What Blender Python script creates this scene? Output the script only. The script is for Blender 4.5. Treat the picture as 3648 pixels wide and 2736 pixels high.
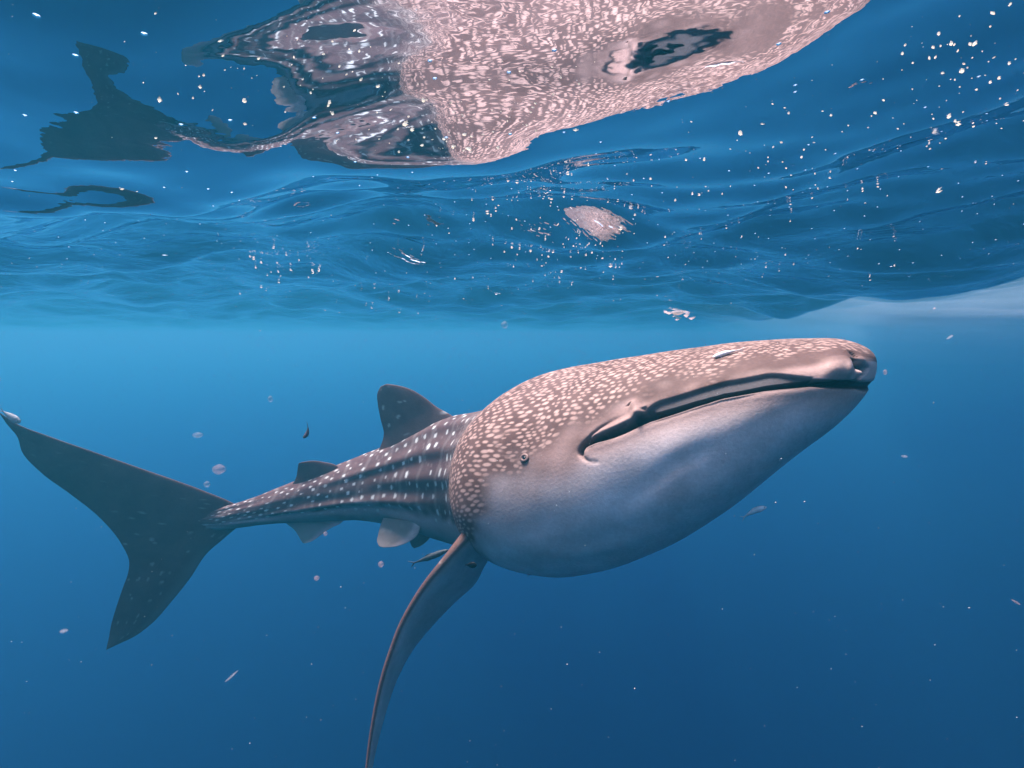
import bpy, bmesh, math, random
import numpy as np
from mathutils import Vector, Matrix

rng = np.random.default_rng(7)
random.seed(7)
for o in list(bpy.data.objects):
    bpy.data.objects.remove(o, do_unlink=True)
scene = bpy.context.scene
COL = scene.collection

# ------------------------------------------------------------------ camera
CAMZ = -0.45
cam_d = bpy.data.cameras.new('camera')
cam_d.lens = 18.0
cam_d.sensor_width = 36.0
cam_d.clip_start = 0.02
cam_d.clip_end = 2000.0
cam = bpy.data.objects.new('camera', cam_d)
cam.location = (0, 0, CAMZ)
cam.rotation_euler = (math.radians(90) - math.atan(49 / 512), 0, 0)
COL.objects.link(cam)
scene.camera = cam

# ------------------------------------------------------------------ sky, sun, exposure
SUN = Vector((-0.27, 0.17, 0.93)).normalized()
world = bpy.data.worlds.new('World')
scene.world = world
world.use_nodes = True
wn = world.node_tree
wn.nodes.clear()
sky = wn.nodes.new('ShaderNodeTexSky')
sky.sky_type = 'NISHITA'
sky.sun_disc = False
sky.sun_elevation = math.asin(SUN.z)
sky.sun_rotation = math.atan2(SUN.x, SUN.y)
wb = wn.nodes.new('ShaderNodeBackground')
wb.inputs['Strength'].default_value = 0.15
wo = wn.nodes.new('ShaderNodeOutputWorld')
wn.links.new(sky.outputs[0], wb.inputs['Color'])
wn.links.new(wb.outputs[0], wo.inputs['Surface'])

sun_d = bpy.data.lights.new('sun', 'SUN')
sun_d.energy = 3.2
sun_d.angle = math.radians(14)      # the rippled surface spreads the beam
sun_d.color = (1.0, 0.935, 0.86)
sun = bpy.data.objects.new('sun', sun_d)
sun.rotation_euler = (-SUN).to_track_quat('-Z', 'Y').to_euler()
sun.location = SUN * 50
COL.objects.link(sun)

scene.view_settings.view_transform = 'Standard'
scene.view_settings.look = 'None'
scene.view_settings.gamma = 1.0
scene.view_settings.use_curve_mapping = False
scene.view_settings.exposure = 2.05
scene.render.engine = 'CYCLES'
cy = scene.cycles
cy.use_denoising = True
cy.denoiser = 'OPENIMAGEDENOISE'
cy.denoising_input_passes = 'RGB_ALBEDO_NORMAL'
cy.max_bounces = 10
cy.diffuse_bounces = 2
cy.glossy_bounces = 4
cy.transmission_bounces = 4
cy.volume_bounces = 1
cy.transparent_max_bounces = 16
cy.sample_clamp_indirect = 4.0
cy.caustics_reflective = True


# ------------------------------------------------------------------ helpers
def new_mat(name):
    m = bpy.data.materials.new(name)
    m.use_nodes = True
    m.node_tree.nodes.clear()
    return m, m.node_tree.nodes, m.node_tree.links


def node(nt, typ, **kw):
    n = nt.new(typ)
    for k, v in kw.items():
        setattr(n, k, v)
    return n


def mesh_np(name, verts, quads=None, tris=None, smooth=True):
    me = bpy.data.meshes.new(name)
    verts = np.asarray(verts, np.float32).reshape(-1, 3)
    loops, starts, n = [], [], 0
    for f, k in ((quads, 4), (tris, 3)):
        if f is None or len(f) == 0:
            continue
        f = np.asarray(f, np.int32).reshape(-1, k)
        loops.append(f.ravel())
        starts.append(n + np.arange(len(f)) * k)
        n += f.size
    loops = np.concatenate(loops)
    starts = np.concatenate(starts)
    me.vertices.add(len(verts))
    me.vertices.foreach_set('co', verts.ravel())
    me.loops.add(len(loops))
    me.loops.foreach_set('vertex_index', loops)
    me.polygons.add(len(starts))
    me.polygons.foreach_set('loop_start', starts.astype(np.int32))
    me.update(calc_edges=True)
    me.validate()
    if smooth:
        me.polygons.foreach_set('use_smooth', np.ones(len(me.polygons), bool))
    return me


def link(name, me, mat=None, parent=None):
    o = bpy.data.objects.new(name, me)
    if mat:
        me.materials.clear()
        me.materials.append(mat)
    COL.objects.link(o)
    if parent:
        o.parent = parent
    return o


def tag(o, label=None, cat=None, group=None, kind=None):
    if label: o['label'] = label
    if cat: o['category'] = cat
    if group: o['group'] = group
    if kind: o['kind'] = kind
    return o


def sstep(a, b, x):
    t = np.clip((x - a) / (b - a), 0, 1)
    return t * t * (3 - 2 * t)


def catmull(xs, ys, x):
    xs = np.asarray(xs, float)
    ys = np.asarray(ys, float)
    m = np.gradient(ys, xs)
    h = np.diff(xs)
    k = np.clip(np.searchsorted(xs, x) - 1, 0, len(xs) - 2)
    t = (x - xs[k]) / h[k]
    return (ys[k] * (2 * t**3 - 3 * t**2 + 1) + h[k] * m[k] * (t**3 - 2 * t**2 + t)
            + ys[k + 1] * (-2 * t**3 + 3 * t**2) + h[k] * m[k + 1] * (t**3 - t**2))


def grid_quads(n, m, wrap=False):
    i, j = np.meshgrid(np.arange(n - 1), np.arange(m if wrap else m - 1), indexing='ij')
    j2 = (j + 1) % m
    return np.stack([i * m + j, i * m + j2, (i + 1) * m + j2, (i + 1) * m + j], -1).reshape(-1, 4)


# ------------------------------------------------------------------ the sea: body of water and its moving surface
SIG_S = np.array((0.0014, 0.0160, 0.0285))      # scattering per metre
SIG_A = np.array((0.0300, 0.0385, 0.0186))       # absorption per metre
hm, hn, hl = new_mat('sea_water_volume')
vs = node(hn, 'ShaderNodeVolumeScatter')
vs.inputs['Anisotropy'].default_value = 0.62
d = float(SIG_S.max())
vs.inputs['Density'].default_value = d
vs.inputs['Color'].default_value = (*(SIG_S / d), 1)
va = node(hn, 'ShaderNodeVolumeAbsorption')
d = float(SIG_A.max()) * 1.02
va.inputs['Density'].default_value = d
va.inputs['Color'].default_value = (*(1 - SIG_A / d), 1)
ad = node(hn, 'ShaderNodeAddShader')
ho = node(hn, 'ShaderNodeOutputMaterial')
hl.new(vs.outputs[0], ad.inputs[0])
hl.new(va.outputs[0], ad.inputs[1])
hl.new(ad.outputs[0], ho.inputs['Volume'])
X0, X1, Y0, Y1, Z0, Z1 = -150, 150, -90, 190, -120, 0.45
bv = [(x, y, z) for x in (X0, X1) for y in (Y0, Y1) for z in (Z0, Z1)]
bq = [(0, 1, 3, 2), (4, 6, 7, 5), (0, 4, 5, 1), (2, 3, 7, 6), (0, 2, 6, 4), (1, 5, 7, 3)]
haze = link('haze', mesh_np('haze', bv, bq, smooth=False), hm)
tag(haze, kind='stuff', label='clear blue sea water filling the whole scene')
# the top metre or so carries a little more plankton and scatters more
LAY_S = np.array((0.0009, 0.0090, 0.0060))
pm, pn, pl_ = new_mat('plankton_layer_volume')
pv = node(pn, 'ShaderNodeVolumeScatter')
pv.inputs['Anisotropy'].default_value = 0.5
d = float(LAY_S.max())
pv.inputs['Density'].default_value = d
pv.inputs['Color'].default_value = (*(LAY_S / d), 1)
po = node(pn, 'ShaderNodeOutputMaterial')
pl_.new(pv.outputs[0], po.inputs['Volume'])
bl = [(x, y, z) for x in (X0 + 1, X1 - 1) for y in (Y0 + 1, Y1 - 1) for z in (-2.6, .44)]
tag(link('plankton_layer', mesh_np('plankton_layer', bl, bq, smooth=False), pm), kind='stuff',
    label='slightly milkier turquoise water just below the surface')

# wave field: many small sine trains, damped with distance so that the mesh can carry them
def wave_height(x, y, cell):
    z = np.zeros_like(x)
    # the water lies smoother right over the shark's head than round about
    calm = 2.3 - 1.3 * np.exp(-((x - .15) / .60) ** 2 - ((y - .80) / .50) ** 2)
    chop = 1 + .34 * sstep(1.25, 2.6, np.hypot(x, y))
    r2 = np.random.default_rng(WSEED)
    lam = np.exp(np.linspace(math.log(0.09), math.log(5.0), 60))
    for i, L in enumerate(lam):
        a = r2.normal(0.9, 0.8) + (math.pi if r2.random() < .25 else 0)
        ph = r2.random() * 6.28
        k = 2 * math.pi / L
        slope = np.interp(math.log(L), [math.log(v) for v in (.09, .2, .45, 1.0, 2.2, 5.0)], [.0018, .0070, .020, .025, .022, .010])
        amp = slope / k * (0.6 + 0.8 * r2.random())
        fade = np.clip((L / cell - 2.5) / 3.0, 0, 1)
        kx, ky = k * math.cos(a), k * math.sin(a)
        # slow drift of phase keeps the trains from looking like ruled lines
        w = 0.9 * np.sin(0.37 * kx * y * 0.6 + ph) + 0.7 * np.sin(0.23 * ky * x + 2 * ph)
        z += amp * fade * calm * (chop if L < 1.2 else 1) * np.sin(kx * x + ky * y + ph + w)
    # the swell passing over the camera
    for A_, kx, ky, ph in SWELL:
        z += A_ * np.sin(kx * x + ky * y + ph)
    # a long trough running away on the right, the far side of it standing higher
    ax_, ay_, bx_, by_ = 2.35, 2.4, 4.8, 13.0
    l = math.hypot(bx_ - ax_, by_ - ay_)
    t = ((x - ax_) * (bx_ - ax_) + (y - ay_) * (by_ - ay_)) / l
    d_ = ((x - ax_) * (by_ - ay_) - (y - ay_) * (bx_ - ax_)) / l + .15 * np.sin(t * .9)
    on = sstep(-2.5, .5, t) * (1 - sstep(10, 20, t))
    z += on * (-.11 * np.exp(-(d_ / .55) ** 2) + .22 * sstep(.1, 1.6, d_))
    return z


WSEED = 12
SWELL = [(.0221, 1.2829, 4.5139, .8297), (.0094, -.8162, -.3449, 1.7246)]


DIMPLES = [(3.3, 10.0, .42, .22, .17)]


def water_surface():
    NA, NR = 900, 470
    front = np.linspace(-60, 60, 640)
    back = np.linspace(60, 300, NA - 640 + 2)[1:-1]
    ang = np.radians(np.r_[front, back])
    r = 0.12 * (130 / 0.12) ** (np.linspace(0, 1, NR))
    A, R = np.meshgrid(ang, r)
    x = R * np.sin(A)
    y = R * np.cos(A)
    cell = R * np.log(130 / 0.12) / NR
    z = wave_height(x, y, cell)
    # steeper troughs whose faces let the sky flash through
    for (cx, cy_, ax, ay, dep) in DIMPLES:
        g = np.exp(-(((x - cx) / ax) ** 2 + ((y - cy_) / ay) ** 2))
        z = z - dep * g
    # a low swell that hangs lower to the right and hides the far surface there
    V = np.stack([x, y, z], -1).reshape(-1, 3)
    c0 = np.array([[0, 0, float(z[0].mean())]])
    q = grid_quads(NR, len(ang), wrap=True)
    n = len(V)
    m = len(ang)
    t = np.stack([np.full(m, n), np.roll(np.arange(m), -1), np.arange(m)], -1)
    return mesh_np('water_surface', np.r_[V, c0], q, t)


sm, sn, sl = new_mat('water_surface')
so = node(sn, 'ShaderNodeOutputMaterial')
mx = node(sn, 'ShaderNodeMixShader')
tr = node(sn, 'ShaderNodeBsdfTransparent')
tr.inputs[0].default_value = (0.99, 0.995, 1, 1)
gl = node(sn, 'ShaderNodeBsdfGlossy')
gl.inputs['Color'].default_value = (0.80, 0.84, 0.92, 1)
gl.inputs['Roughness'].default_value = 0.0
fr = node(sn, 'ShaderNodeFresnel')
fr.inputs['IOR'].default_value = 1.333
geo = node(sn, 'ShaderNodeNewGeometry')
# capillary ripples
nz = node(sn, 'ShaderNodeTexNoise')
nz.inputs['Scale'].default_value = 9.0
nz.inputs['Detail'].default_value = 3.0
nz.inputs['Roughness'].default_value = 0.5
sl.new(geo.outputs['Position'], nz.inputs['Vector'])
bp = node(sn, 'ShaderNodeBump')
bp.inputs['Strength'].default_value = 1.0
bp.inputs['Distance'].default_value = 0.0009
sl.new(nz.outputs['Fac'], bp.inputs['Height'])
# scattered tiny bubbles and dimples: small steep cones in the surface
vo = node(sn, 'ShaderNodeTexVoronoi', voronoi_dimensions='2D')
vo.inputs['Scale'].default_value = 10.0
vo.inputs['Randomness'].default_value = 1.0
sl.new(geo.outputs['Position'], vo.inputs['Vector'])
cn = node(sn, 'ShaderNodeMapRange', interpolation_type='SMOOTHSTEP')
cn.inputs['From Min'].default_value = 0.0
cn.inputs['From Max'].default_value = 0.036
cn.inputs['To Min'].default_value = 1.0
cn.inputs['To Max'].default_value = 0.0
sl.new(vo.outputs['Distance'], cn.inputs['Value'])
sep = node(sn, 'ShaderNodeSeparateColor')
sl.new(vo.outputs['Color'], sep.inputs[0])
# only some cells carry one, and they gather in drifts
n2 = node(sn, 'ShaderNodeTexNoise')
n2.inputs['Scale'].default_value = 1.6
n2.inputs['Detail'].default_value = 2.0
sl.new(geo.outputs['Position'], n2.inputs['Vector'])
th = node(sn, 'ShaderNodeMath', operation='MULTIPLY')
th.inputs[1].default_value = 0.9
sl.new(n2.outputs['Fac'], th.inputs[0])
gt = node(sn, 'ShaderNodeMath', operation='GREATER_THAN')
pw = node(sn, 'ShaderNodeMath', operation='SUBTRACT')
pw.inputs[0].default_value = 1.02
sl.new(th.outputs[0], pw.inputs[1])
sl.new(sep.outputs[0], gt.inputs[0])
sl.new(pw.outputs[0], gt.inputs[1])
mk = node(sn, 'ShaderNodeMath', operation='MULTIPLY')
sl.new(cn.outputs[0], mk.inputs[0])
sl.new(gt.outputs[0], mk.inputs[1])
b2 = node(sn, 'ShaderNodeBump')
b2.inputs['Strength'].default_value = 1.0
b2.inputs['Distance'].default_value = 0.006
sl.new(mk.outputs[0], b2.inputs['Height'])
nz3 = node(sn, 'ShaderNodeTexNoise')
nz3.inputs['Scale'].default_value = 26.0
nz3.inputs['Detail'].default_value = 2.5
nz3.inputs['Roughness'].default_value = 0.55
nz3.inputs['Distortion'].default_value = 0.6
sl.new(geo.outputs['Position'], nz3.inputs['Vector'])
b3 = node(sn, 'ShaderNodeBump')
b3.inputs['Strength'].default_value = 1.0
b3.inputs['Distance'].default_value = 0.00008
sl.new(nz3.outputs['Fac'], b3.inputs['Height'])
sl.new(bp.outputs[0], b3.inputs['Normal'])
# chop farther off, finer than the sheet's own mesh can carry there
nz4 = node(sn, 'ShaderNodeTexNoise')
nz4.inputs['Scale'].default_value = 1.5
nz4.inputs['Detail'].default_value = 5.0
nz4.inputs['Roughness'].default_value = 0.62
nz4.inputs['Distortion'].default_value = 0.5
sl.new(geo.outputs['Position'], nz4.inputs['Vector'])
ln = node(sn, 'ShaderNodeVectorMath', operation='LENGTH')
sl.new(geo.outputs['Position'], ln.inputs[0])
mf = node(sn, 'ShaderNodeMapRange', interpolation_type='SMOOTHSTEP')
mf.inputs['From Min'].default_value = 1.1
mf.inputs['From Max'].default_value = 4.0
mf.inputs['To Min'].default_value = 0.0
mf.inputs['To Max'].default_value = 1.0
sl.new(ln.outputs['Value'], mf.inputs['Value'])
b4 = node(sn, 'ShaderNodeBump')
b4.inputs['Distance'].default_value = 0.060
sl.new(mf.outputs[0], b4.inputs['Strength'])
sl.new(nz4.outputs['Fac'], b4.inputs['Height'])
sl.new(b3.outputs[0], b4.inputs['Normal'])
sl.new(b4.outputs[0], b2.inputs['Normal'])
sl.new(b2.outputs[0], fr.inputs['Normal'])
sl.new(b2.outputs[0], gl.inputs['Normal'])
sl.new(fr.outputs[0], mx.inputs[0])
sl.new(tr.outputs[0], mx.inputs[1])
sl.new(gl.outputs[0], mx.inputs[2])
sl.new(mx.outputs[0], so.inputs['Surface'])
tag(link('water_surface', water_surface(), sm), kind='structure',
    label='rippled underside of the sea surface mirroring the shark')

# ------------------------------------------------------------------ bubbles stirred into the water beyond the trough
cm_, cn_, cl_ = new_mat('bubble_cloud')
cv = node(cn_, 'ShaderNodeVolumeScatter')
cv.inputs['Color'].default_value = (.66, .97, 1, 1)
cv.inputs['Density'].default_value = .0105
cv.inputs['Anisotropy'].default_value = .3
co_ = node(cn_, 'ShaderNodeOutputMaterial')
cl_.new(cv.outputs[0], co_.inputs['Volume'])
for q_ in range(9):
    c_ = (9.6 - .1 * q_, 8.2 + .08 * q_, .25)
    r3 = (5.0 + .28 * q_, 3.0 + .2 * q_, .16 * 1.27 ** q_)
    lump = 1. + q_
    bm = bmesh.new()
    bmesh.ops.create_icosphere(bm, subdivisions=4, radius=1)
    for v in bm.verts:
        k = 1 + .10 * math.sin(3.1 * v.co.x + lump) + .08 * math.sin(5 * v.co.y + 2 * lump) + .05 * math.sin(7 * v.co.x + 4 * v.co.z)
        v.co = Vector((v.co.x * r3[0], v.co.y * r3[1], v.co.z * r3[2])) * k
    me_ = bpy.data.meshes.new('bubble_cloud')
    bm.to_mesh(me_)
    bm.free()
    o_ = link('bubble_cloud', me_, cm_)
    o_.location = c_
    o_.rotation_euler = (0, 0, .9)
    tag(o_, 'milky cloud of fine bubbles under the surface', kind='stuff', group='milky bubble cloud')

# ------------------------------------------------------------------ whale shark: a lofted body along its swimming curve
SP = np.array([(1.215, 1.705), (1.10, 1.775), (.9, 1.90), (.65, 2.05), (.41, 2.2), (.20, 2.36), (.08, 2.56), (.0, 2.80),
               (-.15, 3.04), (-.46, 3.25), (-.90, 3.39), (-1.38, 3.46), (-1.85, 3.46), (-2.0, 3.44), (-2.14, 3.40), (-2.28, 3.34)])
SS = np.r_[0, np.cumsum(np.hypot(*np.diff(SP, axis=0).T))]
HW = [.22, .33, .43, .49, .53, .51, .42, .335, .29, .24, .175, .115, .06, .045, .022, .004]
ZT = [-0.454, -0.46, -0.467, -0.512, -0.560, -0.622, -0.722, -0.817, -0.892, -0.989, -1.212, -1.409, -1.591, -1.633, -1.675, -1.712]
ZB = [-0.667, -0.777, -1.031, -1.291, -1.461, -1.543, -1.62, -1.702, -1.762, -1.778, -1.715, -1.744, -1.776, -1.789, -1.768, -1.728]
ZF = [.55, .52, .5, .48, .46, .46, .48, .5, .5, .5, .5, .5, .5, .5, .5, .5]
NT = [2.3, 2.3, 2.2, 2.1, 2.0, 2.0, 2.0, 2, 2, 2, 2, 2, 2, 2, 2, 2]
NB = [2.9, 2.9, 2.75, 2.5, 2.25, 2.15, 2.1, 2, 2, 2, 2, 2, 2, 2, 2, 2]
SL = SS[-1]
_q = np.linspace(0, SL, 3001)


def _smooth(a, w=.05):
    y = catmull(SS, a, _q)
    n = int(3 * w / (_q[1] - _q[0]))
    k = np.exp(-.5 * (np.arange(-n, n + 1) / (n / 3.)) ** 2)
    k /= k.sum()
    yp = np.r_[2 * y[0] - y[n:0:-1], y, 2 * y[-1] - y[-2:-n - 2:-1]]
    return np.convolve(yp, k, 'valid')


TAB = {k: _smooth(a) for k, a in dict(x=SP[:, 0], y=SP[:, 1], hw=HW, zt=ZT, zb=ZB, zf=ZF, nt=NT, nb=NB).items()}
TAB['dx'] = np.gradient(TAB['x'], _q)
TAB['dy'] = np.gradient(TAB['y'], _q)


def lut(k, s):
    return np.interp(s, _q, TAB[k])


def body_raw(s, th):
    """point on the bare body; th = 0 at the back, pi/2 on the right flank, pi at the belly"""
    s, th = np.broadcast_arrays(np.asarray(s, float), np.asarray(th, float))
    dx, dy = lut('dx', s), lut('dy', s)
    l = np.hypot(dx, dy)
    nx, ny = -dy / l, dx / l
    p = 2.3
    cap = (1 - (1 - np.clip(s / .16, 0, 1)) ** p) ** (1 / p)
    hw = lut('hw', s) * cap
    zt, zb = lut('zt', s), lut('zb', s)
    zc = zb + (zt - zb) * lut('zf', s)
    zt = zc + (zt - zc) * cap
    zb = zc + (zb - zc) * cap
    c, si = np.cos(th), np.sin(th)
    n = np.where(c > 0, lut('nt', s), lut('nb', s))
    lat = hw * np.sign(si) * np.abs(si) ** (2 / n)
    z = np.where(c > 0, zc + (zt - zc) * np.abs(c) ** (2 / n), zc - (zc - zb) * np.abs(c) ** (2 / n))
    return np.stack([lut('x', s) + nx * lat, lut('y', s) + ny * lat, z], -1)


def seg_dist(P, pts):
    """distance of points to a polyline, with the position along it (0..1)"""
    best = np.full(P.shape[:-1], 1e9)
    par = np.zeros(P.shape[:-1])
    n = len(pts) - 1
    for i in range(n):
        a, b = pts[i], pts[i + 1]
        ab = b - a
        t = np.clip(((P - a) @ ab) / max(ab @ ab, 1e-12), 0, 1)
        dd = np.linalg.norm(P - (a + t[..., None] * ab), axis=-1)
        m = dd < best
        best = np.where(m, dd, best)
        par = np.where(m, (i + t) / n, par)
    return best, par


def worley(a, b, seed, jit, drop, ra, rb, lean=.7):
    """soft oval spots on a jittered grid: returns 0..1"""
    ia, ib = np.floor(a).astype(int), np.floor(b).astype(int)
    out = np.zeros(a.shape)

    def hsh(i, j, k):
        h = np.sin(i * 127.1 + j * 311.7 + k * 74.7 + seed * 13.13) * 43758.5453
        return h - np.floor(h)
    for di in (-1, 0, 1):
        for dj in (-1, 0, 1):
            ci, cj = ia + di, ib + dj
            off = 0.5 * (cj % 2)
            px = ci + .5 + off * 0.999 - .25 + jit * (hsh(ci, cj, 1) - .5)
            py = cj + .5 + jit * (hsh(ci, cj, 2) - .5)
            sz = 0.65 + 0.6 * hsh(ci, cj, 3)
            on = (hsh(ci, cj, 4) > drop) * (0.65 + 0.35 * hsh(ci, cj, 5))
            tilt = lean * (hsh(ci, cj, 6) - .5)
            u, v = a - px, b - py
            q = np.sqrt(((u + tilt * v) / (ra * sz)) ** 2 + (v / (rb * sz)) ** 2)
            out = np.maximum(out, on * (1 - sstep(.62, 1.18, q)))
    return out


MOUTH_S = [0, .04, .065, .177, .295, .414, .496, .563, .623, .666, .708, .749, .79, .83, .9]
MOUTH_Z = [-.608, -.604, -.594, -.589, -.607, -.634, -.663, -.690, -.713, -.737, -.762, -.782, -.799, -.824, -.87]
D2 = np.radians


def feat(pts, side):
    a = np.array(pts, float)
    return body_raw(a[:, 0], side * D2(a[:, 1]))


# ---- body grid
s_head = np.linspace(0.0008, 1.32, 390)
s_tail = np.linspace(1.32, SL, 270)[1:]
s_lin = np.r_[s_head, s_tail]
s_lin[:14] = np.linspace(0.03, 1, 14) ** 2 * s_lin[13]
th_lin = np.linspace(-math.pi, math.pi, 2001)
dens = 1 + 1.5 * np.exp(-((np.abs(th_lin) - D2(70)) / D2(26)) ** 2)
cdf = np.r_[0, np.cumsum(.5 * (dens[1:] + dens[:-1]))]
NTH = 540
th_g = np.interp(np.arange(NTH) / NTH, cdf / cdf[-1], th_lin)
S, TH = np.meshgrid(s_lin, th_g, indexing='ij')
P = body_raw(S, TH)


def grid_normals(P):
    a = np.gradient(P, axis=0)
    e = np.concatenate([P[:, -1:], P, P[:, :1]], 1)
    b = (e[:, 2:] - e[:, :-2]) * .5
    n = np.cross(b, a)
    n /= np.maximum(np.linalg.norm(n, axis=-1, keepdims=True), 1e-12)
    c = np.stack([lut('x', S), lut('y', S), P[..., 2].mean(1, keepdims=True) + 0 * S], -1)
    sg = np.sign(((P - c) * n).sum(-1).mean())
    return n * sg


N = grid_normals(P)
AT = np.degrees(np.abs(TH))
lining = np.zeros(S.shape)
disp = np.zeros(S.shape)

# long ridges on the flanks, the lowest running into the tail keel
for th0, amp, w, a0, a1 in ((30, .010, 7, 1.5, 2.9), (56, .013, 7, 1.5, 3.3), (80, .010, 7, 1.55, 2.9), (103, .030, 7.5, 2.05, 3.9)):
    e = sstep(a0, a0 + .55, S) * (1 - sstep(a1 - .5, a1, S))
    k = (AT - th0) / w
    scale = np.clip(lut('hw', S) / .25, .3, 1)
    disp += amp * scale * e * (np.exp(-k * k) - .45 * np.exp(-((AT - th0 - 1.5 * w) / w) ** 2))

# mouth: upper lip overhang, recessed band coloured darker for the lip's shade, dark gap
zm = np.interp(S, MOUTH_S, MOUTH_Z)
dl = P[..., 2] - zm
low_front = np.where(S < .05, sstep(70, 95, AT), 1)
mfade = (1 - sstep(.78, .85, S)) * low_front
bw = .030 * sstep(.14, .30, S) * (1 - sstep(.60, .70, S)) + .002
gap_h = np.interp(S, [0, .15, .25, .4, .55, .65, .75, .85], [.016, .009, .006, .007, .011, .013, .010, .004])
gapm = sstep(-gap_h - .006, -gap_h + .001, dl) * (1 - sstep(gap_h * .4, gap_h * .4 + .006, dl)) * mfade
bandm = sstep(-.004, .004, dl) * (1 - sstep(bw, bw + .009, dl)) * mfade
disp -= (.046 - .032 * (1 - sstep(.02, .10, S))) * gapm + .011 * bandm * (bw > .006)
# rounded lips on both sides of the gap
lip = np.exp(-((dl + gap_h + .016) / .014) ** 2) * .002 + np.exp(-((dl - bw - .018) / .020) ** 2) * .005
disp += lip * mfade * sstep(.1, .2, S)
lining = np.maximum(lining, sstep(-gap_h - .011, -gap_h - .004, dl) * (1 - sstep(gap_h * .4, gap_h * .4 + .006, dl)) * mfade)
band = bandm * (bw > .006)

FUR = [(.705, 58.5), (.758, 60.1), (.795, 61.9), (.816, 64.0), (.831, 66.7), (.843, 69.7), (.841, 71.8), (.826, 74.3), (.809, 76.1), (.784, 77.3)]
GAPC = [(.623, 62.6), (.666, 63.8), (.708, 65.6), (.749, 66.1), (.79, 66.2), (.82, 66.8), (.835, 68.4), (.842, 70.6), (.833, 73.2)]
STRP = [(.70, 62.0), (.74, 63.2), (.78, 64.4), (.81, 65.4)]
CREASE = [(.40, 89), (.445, 90.2), (.491, 90.4), (.545, 90.5), (.611, 93.7), (.681, 98.0), (.76, 104)]
for side in (1, -1):
    sel = (S < .95) & (np.sign(TH) == side)
    Q = P[sel]
    dd = np.zeros(len(Q))
    li = np.zeros(len(Q))

    def groove(pts, r, depth, lin=0., ends=.12):
        global dd, li
        g, t = seg_dist(Q, feat(pts, side))
        f = np.exp(-(g / r) ** 2) * sstep(-.001, ends, t + .02) * (1 - sstep(1 - ends, 1.0, t) * .8)
        dd = dd - depth * f
        li = np.maximum(li, lin * np.clip(f * 1.3 - .2, 0, 1))

    def bump(pts, r, h):
        global dd
        g, t = seg_dist(Q, feat(pts, side))
        dd = dd + h * np.exp(-(g / r) ** 2)
    groove(FUR, .0065, .012, .55, .30)
    groove(GAPC, .010, .020, .8)
    bump(STRP, .010, .005)
    groove([(.70, 63.5), (.74, 64.8), (.78, 65.6)], .004, .008, .6)
    groove(CREASE, .030, .0042, 0, .35)
    groove([(.55, 112), (.70, 114), (.85, 113), (1.0, 109)], .045, .005, 0, .4)
    groove([(.62, 128), (.8, 130), (1.0, 126)], .05, .005, 0, .4)
    # skin lobe at the middle of the lip, with its small opening
    bump([(.690, 55.0), (.678, 58.0), (.668, 61.5)], .021, .017)
    bump([(.668, 61.0), (.661, 64.2)], .013, .011)
    groove([(.709, 54.0), (.707, 54.6)], .0075, .022, .7)
    groove([(.655, 58), (.64, 61.5), (.615, 62.2)], .008, .008, .25)
    # nostril lobe and the hollow in front of it
    bump([(.12, 63), (.098, 65.2), (.096, 69)], .030, .016)
    bump([(.13, 72), (.10, 78)], .022, .012)
    groove([(.082, 49.5), (.068, 51)], .013, .018, .15)
    groove([(.076, 60), (.074, 68), (.070, 76)], .008, .020, .5)
    groove([(.073, 71.2), (.051, 76.6), (.036, 84.8)], .010, .022, .7)
    groove([(.052, 84), (.045, 92)], .022, .026, .55)
    bump([(.064, 84), (.050, 88)], .012, .010)
    bump([(.064, 62), (.05, 64)], .014, .008)
    # eye socket and spiracle
    bump([(1.045, 69.1)], .035, .007)
    groove([(1.045, 69.1)], .014, .008, 0)
    groove([(1.062, 72.6), (1.03, 71.9)], .008, .007, .2)
    groove([(1.125, 72.5), (1.11, 73.2)], .013, .012, .45)
    bump([(1.098, 75.0)], .015, .006)
    disp[sel] += dd
    lining[sel] = np.maximum(lining[sel], li)

# gentle unevenness of the flesh
unev = (np.sin(7.1 * S + 2.3 * np.cos(TH * 2)) * np.sin(3 * TH + 4 * S) * .004
        + np.sin(19 * S + 5 * TH) * np.sin(11 * TH - 9 * S) * .0012) * sstep(.15, .4, S)
disp += unev * (1 - sstep(.0, .05, lining))
P = P + N * (disp * sstep(.0, .03, S))[..., None]

# ---- colour fields of the skin
bs = [0, .1, .25, .4, .52, .63, .73, .80, .86, .95, 1.04, 1.10, 1.16, 1.20, 1.226, 1.30, 1.5, 2.0, 2.3, 2.6, 3.0, 3.6]
spot_edge = [40, 41, 41, 41, 41.5, 45, 50, 55, 60, 65, 70, 76, 85, 96, 113, 128, 126, 118, 112, 109, 108, 108]
dors_edge = [68, 66, 62, 58, 57, 58, 60, 63, 69, 72, 75, 80, 88, 99, 117, 132, 128, 120, 111, 107, 106.5, 106.5]
se, de = np.interp(S, bs, spot_edge), np.interp(S, bs, dors_edge)
wob = 2.2 * np.sin(9 * S + 1.3) + 1.6 * np.sin(23 * S)
r4 = np.random.default_rng(5)
for _k in range(26):
    an, fq = r4.uniform(0, math.pi), math.exp(r4.uniform(math.log(9), math.log(70)))
    wob = wob + 1.15 * np.sin(fq * (S * math.cos(an) + (AT / 57.3) * .5 * math.sin(an)) + r4.uniform(0, 6.28))
head = 1 - sstep(1.30, 2.22, S)
dsoft = 9 + 10 * np.exp(-((S - .93) / .16) ** 2) * head
dorsal = 1 - sstep(de - dsoft, de + dsoft, AT + wob * .8)
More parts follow.
